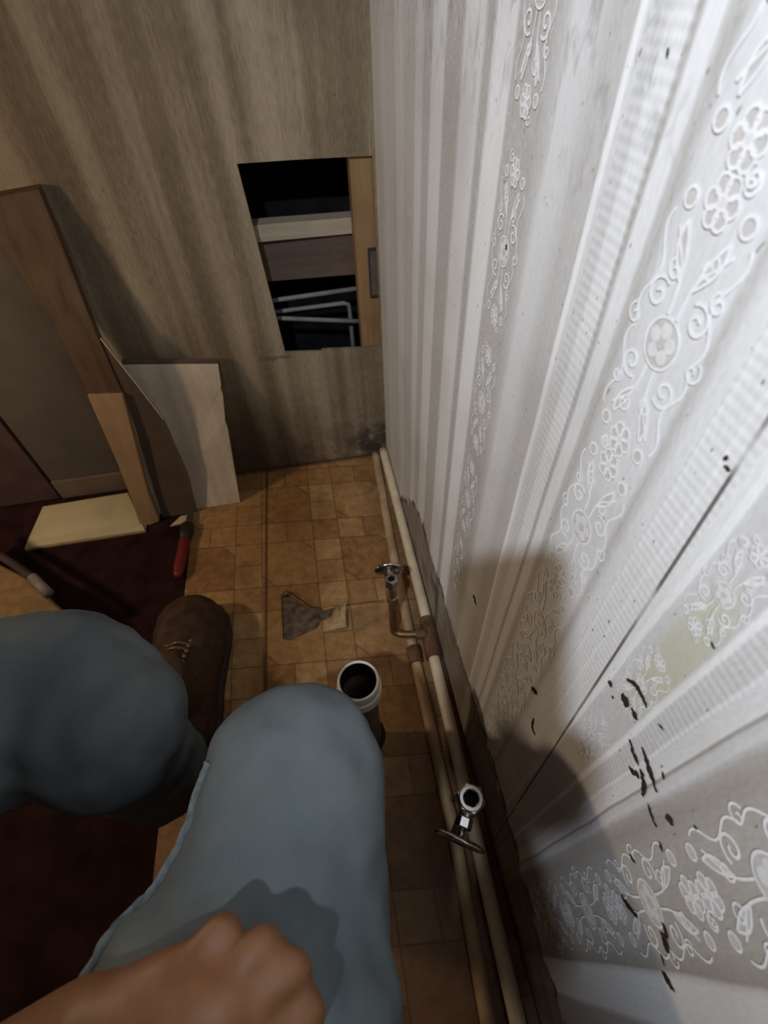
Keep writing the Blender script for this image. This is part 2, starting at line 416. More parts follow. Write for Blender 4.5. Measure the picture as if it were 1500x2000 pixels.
# right wall with its paper, embossing and mould stains
bm = bmesh.new(); box(bm, (0, -2.3, -.01), (.012, 0, 2.3))
NP = [0]
def ribbon(pts, w, x=-.0005, mi=1):
    NP[0] += 1; x -= (NP[0] % 16)*1.0e-5; P = [Vector((0, a, b)) for a, b in pts]; n = len(P); L = []
    for i in range(n):
        d = P[min(i+1, n-1)]-P[max(i-1, 0)]
        if d.length < 1e-9: d = Vector((0, 1, 0))
        s = Vector((0, -d.z, d.y)).normalized()*w*.5
        L.append((bm.verts.new((x, P[i].y+s.y, P[i].z+s.z)), bm.verts.new((x, P[i].y-s.y, P[i].z-s.z))))
    for i in range(n-1): bm.faces.new((L[i][0], L[i][1], L[i+1][1], L[i+1][0])).material_index = mi
def patch(pts, x, mi):
    NP[0] += 1; x -= (NP[0] % 16)*1.0e-5
    bm.faces.new([bm.verts.new((x, a, b)) for a, b in pts]).material_index = mi
def motif(cy, cz, s, fl=1):
    T = lambda a, b: (cy+fl*a*s, cz+b*s)
    circ = lambda a, b, r, n=24, e=1: [T(a+r*math.cos(2*PI*k/n), b+e*r*math.sin(2*PI*k/n)) for k in range(n+1)]
    w = .0015*s/.03
    # rosette: ring, dark ground, five pale petals and a dark eye
    patch(circ(0, 0, .40)[:-1], -.0002, 2)
    ribbon(circ(0, 0, .42), w)
    for k in range(5):
        t = 2*PI*k/5+.3; patch(circ(.22*math.cos(t), .22*math.sin(t), .135, 12)[:-1], -.0004, 4)
    patch(circ(0, 0, .10, 10)[:-1], -.0006, 2)
    for a_, b_, q_, f_ in ((.30, 1.32, .16, 1), (-.34, 1.05, .15, -1), (.28, -1.10, .15, -1), (-.30, -1.38, .16, 1), (.88, .0, .17, 1), (-.88, .1, .17, -1), (.75, 1.0, .14, -1), (-.78, -1.05, .14, 1), (.35, 2.35, .13, 1), (-.35, -2.35, .13, 1)):
        ribbon([T(a_+f_*(.03+q_*q)*math.cos(7.5*q), b_+(.03+q_*q)*math.sin(7.5*q)) for q in [i/18 for i in range(19)]], w*.9)
    # scrolls each side, and leaves above and below
    for sx in (-1, 1):
        for sz in (-1, 1):
            o = (sx*.52, sz*.62)
            ribbon([T(o[0]+sx*(.04+.24*q)*math.cos(5.2*q*PI/2+.4), o[1]+sz*(.04+.24*q)*math.sin(5.2*q*PI/2+.4)) for q in [i/22 for i in range(23)]], w*1.2)
            ribbon([T(sx*(.12+.5*q*q), sz*(.45+1.25*q+.12*math.sin(5*q))) for q in [i/12 for i in range(13)]], w)
            leaf = [T(sx*(.18+.30*q+.16*math.sin(PI*q)), sz*(.95+.75*q)) for q in [i/9 for i in range(10)]]
            lea2 = [T(sx*(.18+.30*q-.07*math.sin(PI*q)), sz*(.95+.75*q)) for q in [i/9 for i in range(10)]]
            patch(leaf+lea2[-2:0:-1], -.0002, 2); ribbon(leaf, w*1.1); ribbon(lea2, w)
            ribbon([T(sx*(.80+.12*math.sin(9*q)), sz*(.05+1.7*q)) for q in [i/20 for i in range(21)]], w*.9)
            patch(circ(sx*.62, sz*1.95, .11, 10)[:-1], -.0002, 2); ribbon(circ(sx*.62, sz*1.95, .13, 14), w)
    for sz in (-1, 1):
        for k in range(6):
            t = 2*PI*k/6; c = (0, sz*2.05); q = circ(c[0]+.20*math.cos(t), c[1]+.22*math.sin(t), .13, 12)
            patch(q[:-1], -.0002, 2); ribbon(q, w)
        patch(circ(0, sz*2.05, .08, 8)[:-1], -.0004, 4)
for cy, s in ((-.860, .0285), (-1.057, .030)):
    for k in range(-4, 6): motif(cy, .825-.0+k*.142*(s/.0285)*.96, s, 1 if k % 2 else -1)
for k in range(-3, 5): motif(-.655, .79+k*.146, .026)
for k in range(-3, 5): motif(-.9585, .86+k*.10, .014)
BLOBS = [([(-0.9512, 0.6477), (-0.9574, 0.6548), (-0.9652, 0.6551), (-0.9708, 0.6534)], .0034), ([(-0.9429, 0.6263), (-0.9468, 0.6243)], .0038),
 ([(-0.9506, 0.6197), (-0.9527, 0.6204)], .0024), ([(-0.9555, 0.6308), (-0.962, 0.6364)], .0070), ([(-0.9648, 0.6363), (-0.972, 0.6368)], .0049),
 ([(-0.9774, 0.6155), (-0.9847, 0.612), (-0.992, 0.611)], .0032), ([(-0.9851, 0.626), (-0.9931, 0.6236), (-1.0024, 0.6197), (-1.0081, 0.6172)], .0039),
 ([(-0.9893, 0.5971), (-0.9942, 0.6006), (-0.996, 0.6054)], .0039), ([(-0.9939, 0.611), (-1.0009, 0.607), (-1.006, 0.5968)], .0038),
 ([(-1.011, 0.5997), (-1.0179, 0.5964), (-1.0231, 0.5966)], .0027), ([(-1.0011, 0.6359), (-1.0045, 0.6322)], .0016), ([(-1.0195, 0.6174), (-1.0251, 0.6163)], .0047),
 ([(-1.0288, 0.6396), (-1.03, 0.6418)], .0017), ([(-1.0299, 0.5917), (-1.0347, 0.5894)], .0024), ([(-1.0305, 0.5379), (-1.0361, 0.5419)], .0028),
 ([(-0.8863, 0.4685), (-0.8948, 0.4773)], .0050), ([(-0.7213, 0.3779), (-0.7361, 0.3748)], .0047), ([(-0.9062, 0.4405), (-0.9108, 0.4249), (-0.9184, 0.426)], .0025),
 ([(-0.9211, 0.8079), (-0.9232, 0.809)], .0017), ([(-0.9232, 0.8056), (-0.9271, 0.806)], .0013), ([(-0.9806, 0.6572), (-0.9851, 0.6585)], .0015),
 ([(-0.9689, 0.7361), (-0.9722, 0.7346)], .0011), ([(-1.0717, 0.5368), (-1.0767, 0.5367), (-1.0816, 0.5327)], .0056), ([(-1.0916, 0.511), (-1.0959, 0.5147), (-1.1005, 0.5189)], .0043),
 ([(-1.0505, 0.4923), (-1.0566, 0.4962), (-1.064, 0.5076)], .0037), ([(-0.6576, 0.7963), (-0.6609, 0.7935)], .0023), ([(-0.7958, 0.9208), (-0.7976, 0.9183)], .0012),
 ([(-1.0677, 0.5464), (-1.075, 0.5416)], .0036), ([(-1.0827, 0.5219), (-1.0885, 0.5194)], .0023)]
for pts, wd_ in BLOBS:
    P = spline([(0, *p) for p in pts], 8) if len(pts) > 2 else [Vector((0, *pts[0])).lerp(Vector((0, *pts[1])), k/6) for k in range(7)]
    n = len(P); L = []
    for i, p in enumerate(P):
        d = (P[min(i+1, n-1)]-P[max(i-1, 0)]).normalized(); s = Vector((0, -d.z, d.y)); t = i/(n-1)
        h = wd_*.85*(math.sin(PI*min(max(t, .06), .94))**.45)*(.75+.7*noise.noise(p*400)); h2 = wd_*.85*(math.sin(PI*min(max(t, .06), .94))**.45)*(.75+.7*noise.noise(p*400+Vector((9, 0, 0))))
        L.append((bm.verts.new(p+s*h+Vector((-.0008, 0, 0))), bm.verts.new(p-s*h2+Vector((-.0008, 0, 0)))))
    for i in range(n-1): bm.faces.new((L[i][0], L[i][1], L[i+1][1], L[i+1][0])).material_index = 3
struct(obj('wall_right', bm, ['wall_right', 'emboss', 'ground', 'mould', 'petal']))
# the rest of the room, behind and beside the photographer
bm = bmesh.new(); box(bm, (-1.92, -2.3, -.03), (-1.9, .2, 2.3)); struct(obj('wall_left', bm, 'plaster'))
bm = bmesh.new(); box(bm, (-1.9, -2.32, -.03), (.012, -2.3, 2.3)); struct(obj('wall_front', bm, 'plaster'))
bm = bmesh.new(); box(bm, (-1.92, -2.32, 2.3), (.05, .22, 2.32)); struct(obj('ceiling', bm, 'plaster'))

# vinyl sheet: torn open beside the pipes
TORN = [(-.3207, -.4325), (-.3065, -.4254), (-.2853, -.4459), (-.2561, -.4749), (-.2314, -.4839), (-.2056, -.4816), (-.1687, -.4800), (-.1317, -.4797), (-.0932, -.4830),
        (-.0932, -.4850), (-.1317, -.4822), (-.1687, -.4830), (-.2050, -.4855), (-.2077, -.5009), (-.2375, -.5113), (-.2457, -.5236), (-.2728, -.5321), (-.303, -.5425), (-.3209, -.5362)]
root = thing('vinyl_sheet', 'brown tile patterned vinyl flooring sheet, torn open near the pipes', 'flooring', (-.27, -1, -.003))
bm = filled([(-.5385, -2.29), (-.001, -2.29), (-.001, -.001), (-.5365, -.001), (-.538, -.10), (-.5385, -.26), (-.5400, -.50)], [TORN], lambda p: (p[0], p[1], 0))
thicken(bm, (0, 0, -.0022)); obj('sheet', bm, 'vinyl', root)
bm = bmesh.new(); box(bm, (-.36, -.60, -.00295), (-.06, -.40, -.0026)); o = obj('backing', bm, 'patch', root); o['label'] = 'grimy bare backing seen through the tear'
# lifted flap and the curled far lip of the tear
bm = bmesh.new()
def surf(bm, rows):
    V = [[bm.verts.new(p) for p in r] for r in rows]
    for i in range(len(V)-1):
        for j in range(len(V[0])-1): bm.faces.new((V[i][j], V[i][j+1], V[i+1][j+1], V[i+1][j]))
surf(bm, [[(-.2077, -.4870, .002), (-.190, -.4890, .016), (-.1757, -.4916, .046)], [(-.2130, -.5060, .003), (-.192, -.507, .016), (-.1785, -.512, .050)], [(-.2330, -.5190, .001), (-.2024, -.5240, .010), (-.1819, -.532, .046)], [(-.2359, -.5343, .0005), (-.212, -.5370, .004), (-.1830, -.5460, .024)]])
thicken(bm, (0, 0, -.0015)); o = obj('flap', bm, 'peel', root, smooth=True); o['label'] = 'pale peeled flap lifted at the tear'
bm = bmesh.new()
surf(bm, [[(-.3225, -.4290, .004), (-.3065, -.4220, .012), (-.2853, -.4410, .013), (-.2561, -.4700, .008), (-.2314, -.4800, .004)], [(-.3215, -.4325, .0055), (-.3065, -.4275, .016), (-.2853, -.4475, .017), (-.2561, -.4765, .011), (-.2314, -.4850, .005)]])
thicken(bm, (0, 0, -.0015)); obj('curled_lip', bm, 'fitting', root)

# ------------------------------------------------------------------ inside the hole
tag_stud = bmesh.new()
prism(tag_stud, [(-.0470, .0095, .0), (-.0015, .0095, .0), (-.0015, .0095, 1.2), (-.0470, .0095, 1.2)], (0, .045, 0))
o = obj('wall_stud', tag_stud, 'stud', bevel=.0015); tag(o, 'upright orange pine stud at the right side of the wall hole', 'stud')
root = thing('metal_bracket', 'small dark metal bracket fixed on the stud by the corner', 'bracket', (-.012, .009, .50))
bm = bmesh.new(); box(bm, (-.0200, .0045, .4555), (-.0012, .0092, .5495)); obj('plate', bm, 'steel', root, bevel=.001)
bm = bmesh.new()
for lo, hi in (((-.0222, .0030, .452), (-.0197, .0092, .553)), ((-.0197, .0030, .5492), (-.0012, .0092, .553)), ((-.0197, .0030, .452), (-.0012, .0092, .4562))): box(bm, lo, hi)
obj('rim', bm, 'black', root)
bm = bmesh.new(); prism(bm, [(-.33, .040, .574), (-.02, .0565, .566), (-.02, .0565, .596), (-.33, .040, .606)], (0, .04, 0))
tag(obj('cross_brace', bm, 'pale_wood', bevel=.001), 'pale horizontal timber brace across the hole in the wall', 'timber')
bm = bmesh.new(); prism(bm, [(-.33, .062, .488), (-.02, .066, .478), (-.02, .066, .562), (-.33, .062, .572)], (0, .03, 0))
tag(obj('rough_board', bm, 'brown_wood', bevel=.001), 'rough brown board under the pale brace in the hole', 'timber')
for lab, pts in (('uppermost grey pipe sloping across the dark hole', [(-.33, .09, .426), (-.2374, .085, .4333), (-.02, .08, .442)]),
                 ('grey pipe with an elbow turning down inside the hole', [(-.33, .11, .392), (-.238, .105, .3965), (-.075, .10, .401), (-.064, .10, .397), (-.0625, .10, .385), (-.060, .10, .03)]),
                 ('lowest pale pipe crossing in front of the elbowed pipe', [(-.33, .075, .404), (-.2327, .072, .3965), (-.02, .068, .3640)])):
    bm = bmesh.new(); tube(bm, pts, .0052, 12); tag(obj('water_pipe', bm, 'grey_pipe', smooth=True), lab, 'pipe', 'pipes inside the wall hole')

# ------------------------------------------------------------------ boards by the back wall
def post_plane(px, py):
    n = Vector((0, .7, -.12)); d = RT*((px-750)/F_PX)-UP*((py-1000)/F_PX)+FW
    return CAM+d*((Vector((0, -.14, 0))-CAM).dot(n)/d.dot(n))
root = thing('wooden_post', 'tall brown wooden post leaning on the back wall at left', 'post', (-.645, -.14, 0))
bm = bmesh.new(); prism(bm, [post_plane(*p) for p in ((-70, 400), (0, 384), (75, 370), (125, 490), (187, 650), (240, 770), (172, 770), (115, 650), (-10, 460))], (0, .022, .004)); obj('upper_board', bm, 'post_up', root, bevel=.001)
bm = bmesh.new(); q = [post_plane(*p) for p in ((172, 770), (240, 768), (290, 960), (312, 1015), (300, 1030), (280, 1032), (262, 985), (232, 905))]
for p in q: p.z = max(p.z, .001)
prism(bm, [p+Vector((0, -.006, 0)) for p in q], (0, .024, .004)); o = obj('lower_board', bm, 'post_low', root, bevel=.001); o['label'] = 'lighter tan lower length of board'
root = thing('wallpapered_panel', 'cut pale wallpapered panel leaning against the back wall', 'panel', (-.5, -.11, 0))
q = [Vector(p) for p in ((-.577, -.018, .378), (-.38, -.021, .354), (-.3855, -.034, .306), (-.389, -.036, .297), (-.3875, -.041, .284), (-.396, -.056, .231), (-.3985, -.060, .222), (-.397, -.064, .204), (-.418, -.1175, .001), (-.640, -.1175, .001))]
bm = bmesh.new(); prism(bm, q, (0, .006, .0015)); obj('sheet', bm, 'panel_paper', root)
bm = bmesh.new(); prism(bm, [(-.577, -.0185, .3785), (-.3795, -.0215, .3545), (-.3795, -.0130, .359), (-.577, -.0100, .383)], (0, 0, .0035)); o = obj('torn_edge', bm, 'strip', root); o['label'] = 'brown torn top edge'
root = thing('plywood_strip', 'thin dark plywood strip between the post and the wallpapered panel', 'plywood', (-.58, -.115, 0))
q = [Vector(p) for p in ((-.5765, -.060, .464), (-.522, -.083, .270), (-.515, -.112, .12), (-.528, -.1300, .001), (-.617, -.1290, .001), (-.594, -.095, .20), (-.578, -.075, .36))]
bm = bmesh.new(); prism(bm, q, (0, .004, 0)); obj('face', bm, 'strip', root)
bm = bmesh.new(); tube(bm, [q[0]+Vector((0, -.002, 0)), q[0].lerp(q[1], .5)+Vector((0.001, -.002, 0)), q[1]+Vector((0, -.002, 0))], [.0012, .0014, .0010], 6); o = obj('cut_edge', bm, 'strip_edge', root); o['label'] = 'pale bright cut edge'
bm = bmesh.new()
prism(bm, [(-.945, -.1700, .002), (-.945, -.145, .002), (-.9395, -.0300, .002), (-.83, -.0262, .002), (-.7212, -.0235, .002), (-.655, -.1703, .002), (-.79, -.169, .002)], (0, 0, .0045), 0)
prism(bm, [(-.946, -.1715, -.0025), (-.655, -.1715, -.0025), (-.66, -.10, -.0025), (-.94, -.10, -.0025)], (0, 0, .0045), 1)
o = obj('plywood_offcut', bm, ['scrap', 'scrap_edge']); tag(o, 'cream plywood offcut lying flat on the dark floor', 'offcut')
bm = bmesh.new(); prism(bm, [(-.5945, -.1640, -.0025), (-.5395, -.1585, -.0025), (-.5395, -.1345, -.0025), (-.5700, -.1345, -.0025)], (0, 0, .004))
o = obj('plywood_offcut', bm, ['scrap']); tag(o, 'small pale plywood sliver under the red-handled tool', 'offcut')
# red handled tool
root = thing('chisel', 'red handled tool with a black collar lying at the vinyl edge', 'tool', (-.545, -.23, 0))
A, B = Vector((-.5415, -.138, .012)), Vector((-.553, -.330, .016)); ax = (B-A).normalized()
bm = bmesh.new(); tube(bm, [A, A+ax*.045], .0085, 10, flat=(1, .5)); obj('blade', bm, 'steel', root, smooth=False)
bm = bmesh.new(); tube(bm, [A+ax*.038, A+ax*.044, A+ax*.075, A+ax*.092], [.009, .0155, .0165, .0125], 16); obj('collar', bm, 'black', root, smooth=True)
bm = bmesh.new(); tube(bm, [A+ax*.090, A+ax*.105, A+ax*.14, A+ax*.175, A+ax*.195], [.0125, .0135, .0125, .0135, .010], 16, roundcap=True); obj('handle', bm, 'red', root, smooth=True)
# tan bag at the far left
root = thing('tool_bag', 'tan canvas bag with a dark rim at the left edge', 'bag', (-.85, -.45, 0))
top = [(-1.02, -.19), (-.892, -.308), (-.813, -.363), (-.764, -.416), (-.725, -.455), (-.708, -.485), (-.712, -.520), (-.78, -.60), (-.92, -.60), (-1.04, -.45)]
bm = bmesh.new(); vs = []
for z, k in ((-.0025, .96), (.03, .99), (.10, 1), (.118, .985), (.124, .94)):
    vs.append([bm.verts.new((-.87+(x+.87)*k, -.42+(y+.42)*k, z)) for x, y in top])
for i in range(len(vs)-1):
    for j in range(len(top)): bm.faces.new((vs[i][j], vs[i][(j+1) % len(top)], vs[i+1][(j+1) % len(top)], vs[i+1][j]))
bm.faces.new(vs[-1]); bm.faces.new(vs[0][::-1]); obj('body', bm, 'tan', root, bevel=.004)
bm = bmesh.new(); tube(bm, spline([(-1.02, -.185, .128), (-.890, -.294, .130), (-.80, -.372, .132), (-.765, -.408, .131)], 5), .0085, 10, roundcap=True); obj('handle_bar', bm, 'rim', root, smooth=True)
bm = bmesh.new(); tube(bm, [(-.800, -.371, .134), (-.756, -.419, .132)], .0096, 12, roundcap=False); obj('clip', bm, 'clip', root, smooth=True)

# ------------------------------------------------------------------ plumbing
RP = .0112
root = thing('supply_pipe', 'cream water pipe running along the foot of the papered wall', 'pipe', (-.014, -.5, 0), 'water pipes along the wall')
bm = bmesh.new(); tube(bm, spline([(-.0125, -.015, .022), (-.0125, -.30, .022), (-.0140, -.565, .022)], 8), RP, 18); obj('far_length', bm, 'cpvc', root, smooth=True)
bm = bmesh.new(); tube(bm, spline([(-.0190, -.632, .022), (-.0240, -.90, .021), (-.0315, -1.14, .020), (-.040, -1.6, .020), (-.042, -2.28, .02)], 8), RP, 18); obj('near_length', bm, 'cpvc', root, smooth=True)
bm = bmesh.new(); tube(bm, [(-.0138, -.558, .022), (-.0170, -.600, .022), (-.0192, -.645, .022)], [.0160, .0165, .0160], 18); tube(bm, [(-.0170, -.600, .022), (-.030, -.596, .033), (-.046, -.595, .033)], .0105, 16)
lathe(bm, (-.0188, -.636, .022), (-.05, -1, 0), [(0, .0168), (.010, .0168)], 18); o = obj('tee', bm, 'fitting', root, smooth=False, bevel=.001); o['label'] = 'dark brown tee fitting'
root = thing('supply_pipe', 'dirtier tan water pipe lying on the vinyl beside the cream pipe', 'pipe', (-.052, -.5, 0), 'water pipes along the wall')
bm = bmesh.new(); tube(bm, spline([(-.0350, -.015, .0115), (-.0430, -.20, .0115), (-.0495, -.344, .0118), (-.0552, -.616, .0118)], 8), RP*.95, 18); obj('far_length', bm, 'cpvc_dirty', root, smooth=True)
bm = bmesh.new(); tube(bm, spline([(-.0555, -.622, .0118), (-.0570, -.874, .0118), (-.0580, -.95, .0118), (-.072, -1.20, .0118), (-.085, -1.6, .0118), (-.088, -2.28, .0118)], 8), RP*.95, 18); obj('near_length', bm, 'cpvc_dirty', root, smooth=True)
bm = bmesh.new(); tube(bm, [(-.0552, -.613, .0152), (-.0554, -.625, .0152), (-.0558, -.647, .0152)], [.0142, .0150, .0142], 18); obj('coupling', bm, 'fitting', root, smooth=True, bevel=.001)

def oval_handle(root, c, axis, up, rl, rs, th=.0045):
    """a dished oval wheel: centre, axis pointing away from the valve, long direction, half sizes"""
    d = Vector(axis).normalized(); a = (Vector(up)-d*Vector(up).dot(d)).normalized(); b = d.cross(a); c = Vector(c)
    bm = bmesh.new(); rings = []
    for h, k in ((-th*.5, .10), (-th*.5, .80), (0, .97), (th*.35, 1.0), (th*.8, .97), (th*1.0, .86), (th*.5, .3), (th*.5, .05)):
        rings.append([bm.verts.new(c+d*h+(a*math.cos(2*PI*t/40)*rl+b*math.sin(2*PI*t/40)*rs)*k*(1+.012*math.cos(2*PI*t*10/40))) for t in range(40)])
    for i in range(len(rings)-1):
        for t in range(40): bm.faces.new((rings[i][t], rings[i][(t+1) % 40], rings[i+1][(t+1) % 40], rings[i+1][t]))
    bm.faces.new(rings[0][::-1]); bm.faces.new(rings[-1])
    return obj('handle', bm, 'chrome', root, smooth=True)
def stop_valve(label, base, top, hdir, hlen, hup, rl, rs, stub_mat, stub_pts, nut_r=.0135):
    base, top = Vector(base), Vector(top); ax = (top-base).normalized(); hd = Vector(hdir).normalized()
    root = thing('stop_valve', label, 'valve', base, 'chrome stop valves on the pipes')
    bm = bmesh.new(); lathe(bm, top-ax*.052, ax, [(0, .0100), (.004, .0108), (.026, .0108), (.028, .0098)], 28)
    tube(bm, [top-ax*.026, top-ax*.026+hd*.020], .0086, 20); obj('body', bm, 'chrome', root, smooth=False, bevel=.0006)
    bm = bmesh.new(); lathe(bm, top-ax*.018, ax, [(0, nut_r), (.0135, nut_r), (.0160, nut_r*.90), (.0165, nut_r*.60), (.0160, nut_r*.52), (-.006+.012, nut_r*.50, 1), (.004, nut_r*.42, 1)], 6)
    o = obj('outlet_nut', bm, ['chrome', 'bore'], root)
    bm = bmesh.new(); lathe(bm, top-ax*.0025, ax, [(0, nut_r*.80), (.0015, nut_r*.80), (.0020, nut_r*.74), (.0020, nut_r*.55), (-.012, nut_r*.50, 1), (-.0122, .0001, 1)], 28, 0, False)
    obj('outlet_collar', bm, ['chrome', 'bore'], root, smooth=False)
    bm = bmesh.new(); lathe(bm, top-ax*.026+hd*.017, hd, [(0, .0092), (.001, .0105), (.012, .0105), (.0135, .0085)], 6); obj('packing_nut', bm, 'chrome', root, bevel=.0006)
    bm = bmesh.new(); tube(bm, [top-ax*.026+hd*.028, top-ax*.026+hd*hlen], .0042, 14); obj('stem', bm, 'chrome', root, smooth=True)
    oval_handle(root, top-ax*.026+hd*hlen, hd, hup, rl, rs)
    bm = bmesh.new(); lathe(bm, top-ax*.064, ax, [(0, .0115), (.001, .0125), (.012, .0125), (.0135, .0105)], 6); obj('inlet_nut', bm, 'chrome' if stub_mat == 'copper' else 'fitting', root)
    bm = bmesh.new(); tube(bm, spline(stub_pts+[top-ax*.058], 5), .0078, 16); obj('riser', bm, stub_mat, root, smooth=True)
    return root
stop_valve('chrome stop valve standing over the torn vinyl, farther from the camera', (-.088, -.581, 0), (-.0865, -.5575, .198), (.06, 1, -.10), .040, (1, 0, 0), .0285, .0195, 'copper',
           [(-.040, -.595, .033), (-.070, -.590, .0335), (-.0865, -.583, .037), (-.0885, -.578, .055)])
stop_valve('chrome stop valve nearest the camera, its handle facing the leg', (-.056, -.935, 0), (-.0560, -.936, .272), (-.62, -1, -.05), .042, (1, -.62, .05), .0310, .0165, 'copper',
           [(-.0575, -.94, .012), (-.0575, -.94, .06), (-.057, -.938, .12)], .0185)
# upright drain pipe
root = thing('drain_pipe', 'upright white drain pipe stub with an open collar', 'pipe', (-.169, -.772, 0))
bm = bmesh.new(); tube(bm, [(-.1725, -.776, 0), (-.1715, -.7690, .240)], .0248, 32, caps=False); obj('pipe', bm, 'pvc_dirty', root, smooth=True)
bm = bmesh.new(); lathe(bm, (-.1715, -.7690, .236), (.006, .02, 1), [(0, .0250), (.0, .0312), (.004, .0322), (.022, .0322), (.024, .0302), (.028, .0306), (.040, .0300), (.0425, .0291), (.0425, .0272), (.041, .0260), (-.12, .0235, 1), (-.122, .001, 1)], 48, 0, False)
obj('collar', bm, ['pvc', 'bore'], root, smooth=False)
bm = bmesh.new(); tube(bm, [(-.1705+.0262*math.cos(t), -.776+.0262*math.sin(t), .055+.004*math.sin(3*t)) for t in [2*PI*k/24-2.4 for k in range(22)]], .004, 8); obj('clamp', bm, 'rubber', root, smooth=True)

# ------------------------------------------------------------------ the person
KR = at(574, 1516, .425)                   # right knee
TR = at(500, 1900, .352)                   # right thigh half way
KL = at(205, 1420, .490)                   # left knee
TL = at(10, 1385, .490)
HR = Vector((-.42, -1.37, .555)); HL = Vector((-.82, -1.00, .53)); PEL = Vector((-.66, -1.32, .56))
AR = Vector((-.27, -.78, .12)); AL = Vector((-.498, -.79, .12))
root = thing('person', 'person in faded blue jeans and brown boots, fist resting on one thigh', 'person', (-.6, -1.2, -.003))

def wrinkle(bm, amp, f1, f2):
    bm.normal_update()
    for v in bm.verts:
        n = noise.noise(v.co*f1)*.6 + noise.noise(v.co*f2+Vector((4, 1, 7)))*.4
        v.co += v.normal*n*amp
jb = bmesh.new()
tube(jb, spline([HR, TR.lerp(HR, .45), TR, KR+(KR-TR).normalized()*.0], 6), [.118]*1+[.113]*5+[.110]*1+[.108]*5+[.1065]*1+[.093, .089, .085, .082, .080]+[.078], 28, roundcap=True)
tube(jb, spline([KR, KR.lerp(AR, .5)+Vector((0, .012, 0)), AR], 6), [.074-.012*k/12 for k in range(13)], 24, roundcap=True)
tube(jb, spline([HL, TL, KL], 6), [.108-.030*k/12 for k in range(13)], 28, roundcap=True)
tube(jb, spline([KL, KL.lerp(AL, .5), AL], 6), [.066+.008*k/12 for k in range(13)], 24, roundcap=True)
tube(jb, [HL+Vector((.02, -.02, -.0)), PEL, HR+Vector((-.02, -.01, 0))], [.115, .145, .12], 28, roundcap=True)
tube(jb, [PEL, PEL+Vector((.02, -.04, .17))], [.15, .14], 28, roundcap=False)
jb = voxel(jb, .006, 5); wrinkle(jb, .010, 13, 34)
from mathutils.bvhtree import BVHTree
jb.normal_update(); bvh = BVHTree.FromBMesh(jb)
JE = obj('jeans', jb, 'denim', root, smooth=True)
sb = bmesh.new()
sp = []
for py in range(1490, 2010, 24):           # follow the inner edge of the thigh on its surface
    for px in range(60, 640, 3):
        if py < 1560 and px < 330: continue
        if px < 480-(py-1480)*1.3*.55-95: continue
        h = bvh.ray_cast(CAM, (at(px, py, 1.0)-CAM).normalized())
        if h[0] is not None and ((h[0]-TR)-(KR-TR).normalized()*(h[0]-TR).dot((KR-TR).normalized())).length < .122 and h[0].z > .38:
            h = bvh.ray_cast(CAM, (at(px+7, py, 1.0)-CAM).normalized()) if py > 1 else h
            if h[0] is not None: sp.append(h[0]+h[1]*.0005)
            break
sp = spline(sp, 8); tube(sb, sp, [.0036*(1+.35*noise.noise(p*160)) for p in sp], 8, flat=(1, 1)); o = obj('inseam', sb, 'seam', JE, smooth=True); o['label'] = 'pale stitched inseam'

# body under the clothes, arms and fists in one skin surface
W_L = at(165, 2030, .262); EL = Vector((-.66, -1.20, .69)); SL = Vector((-.78, -1.28, .96)); SR = Vector((-.43, -1.43, .98)); NECK = Vector((-.57, -1.31, 1.04)); HEAD = Vector((-.472, -1.205, 1.215))
ER = Vector((-.42, -1.40, .70)); W_R = CAM - UP*.178 - RT*.030 - FW*.045
bb = bmesh.new()
T = lambda pts, r, seg=18: tube(bb, pts, r, seg, roundcap=True)
T(spline([SL, SL.lerp(EL, .5), EL], 5), [.052-.012*k/10 for k in range(11)])
T(spline([EL, EL.lerp(W_L, .35), W_L], 5), [.042, .044, .045, .044, .043, .041, .038, .035, .032, .030, .028])
T(spline([SR, SR.lerp(ER, .5), ER], 5), [.052-.012*k/10 for k in range(11)])
T(spline([ER, ER.lerp(W_R, .35), W_R], 5), [.042, .044, .045, .044, .043, .041, .038, .035, .032, .030, .028])
T([PEL, Vector((-.64, -1.36, .78)), Vector((-.61, -1.355, .92))], [.13, .135, .14], 24)
T([SL, NECK-Vector((0, 0, .05)), SR], [.065, .08, .065])
T([NECK-Vector((0, 0, .03)), HEAD-Vector((.01, .02, .08))], [.058, .055])
fwd = Vector((.5, .62, -.45)).normalized(); side = fwd.cross(Vector((0, 0, 1))).normalized(); hup = side.cross(fwd)
T([HEAD-hup*.05+fwd*.02, HEAD+hup*.03, HEAD+hup*.06-fwd*.02], [.066, .080, .078], 24)
T([HEAD+fwd*.075+hup*.01, HEAD+fwd*.098-hup*.022], [.010, .015], 12)
for sgn in (-1, 1): T([HEAD+side*sgn*.078+hup*.015, HEAD+side*sgn*.082-hup*.02], [.014, .010], 10)
T([HEAD+fwd*.074-hup*.052-side*.02, HEAD+fwd*.076-hup*.052+side*.02], [.010, .010], 10)
for hip, mid, kn, an in ((HR, TR, KR, AR), (HL, TL, KL, AL)):
    T(spline([hip, mid, kn], 5), [.070-.025*k/10 for k in range(11)]); T([kn, an], [.045, .036])
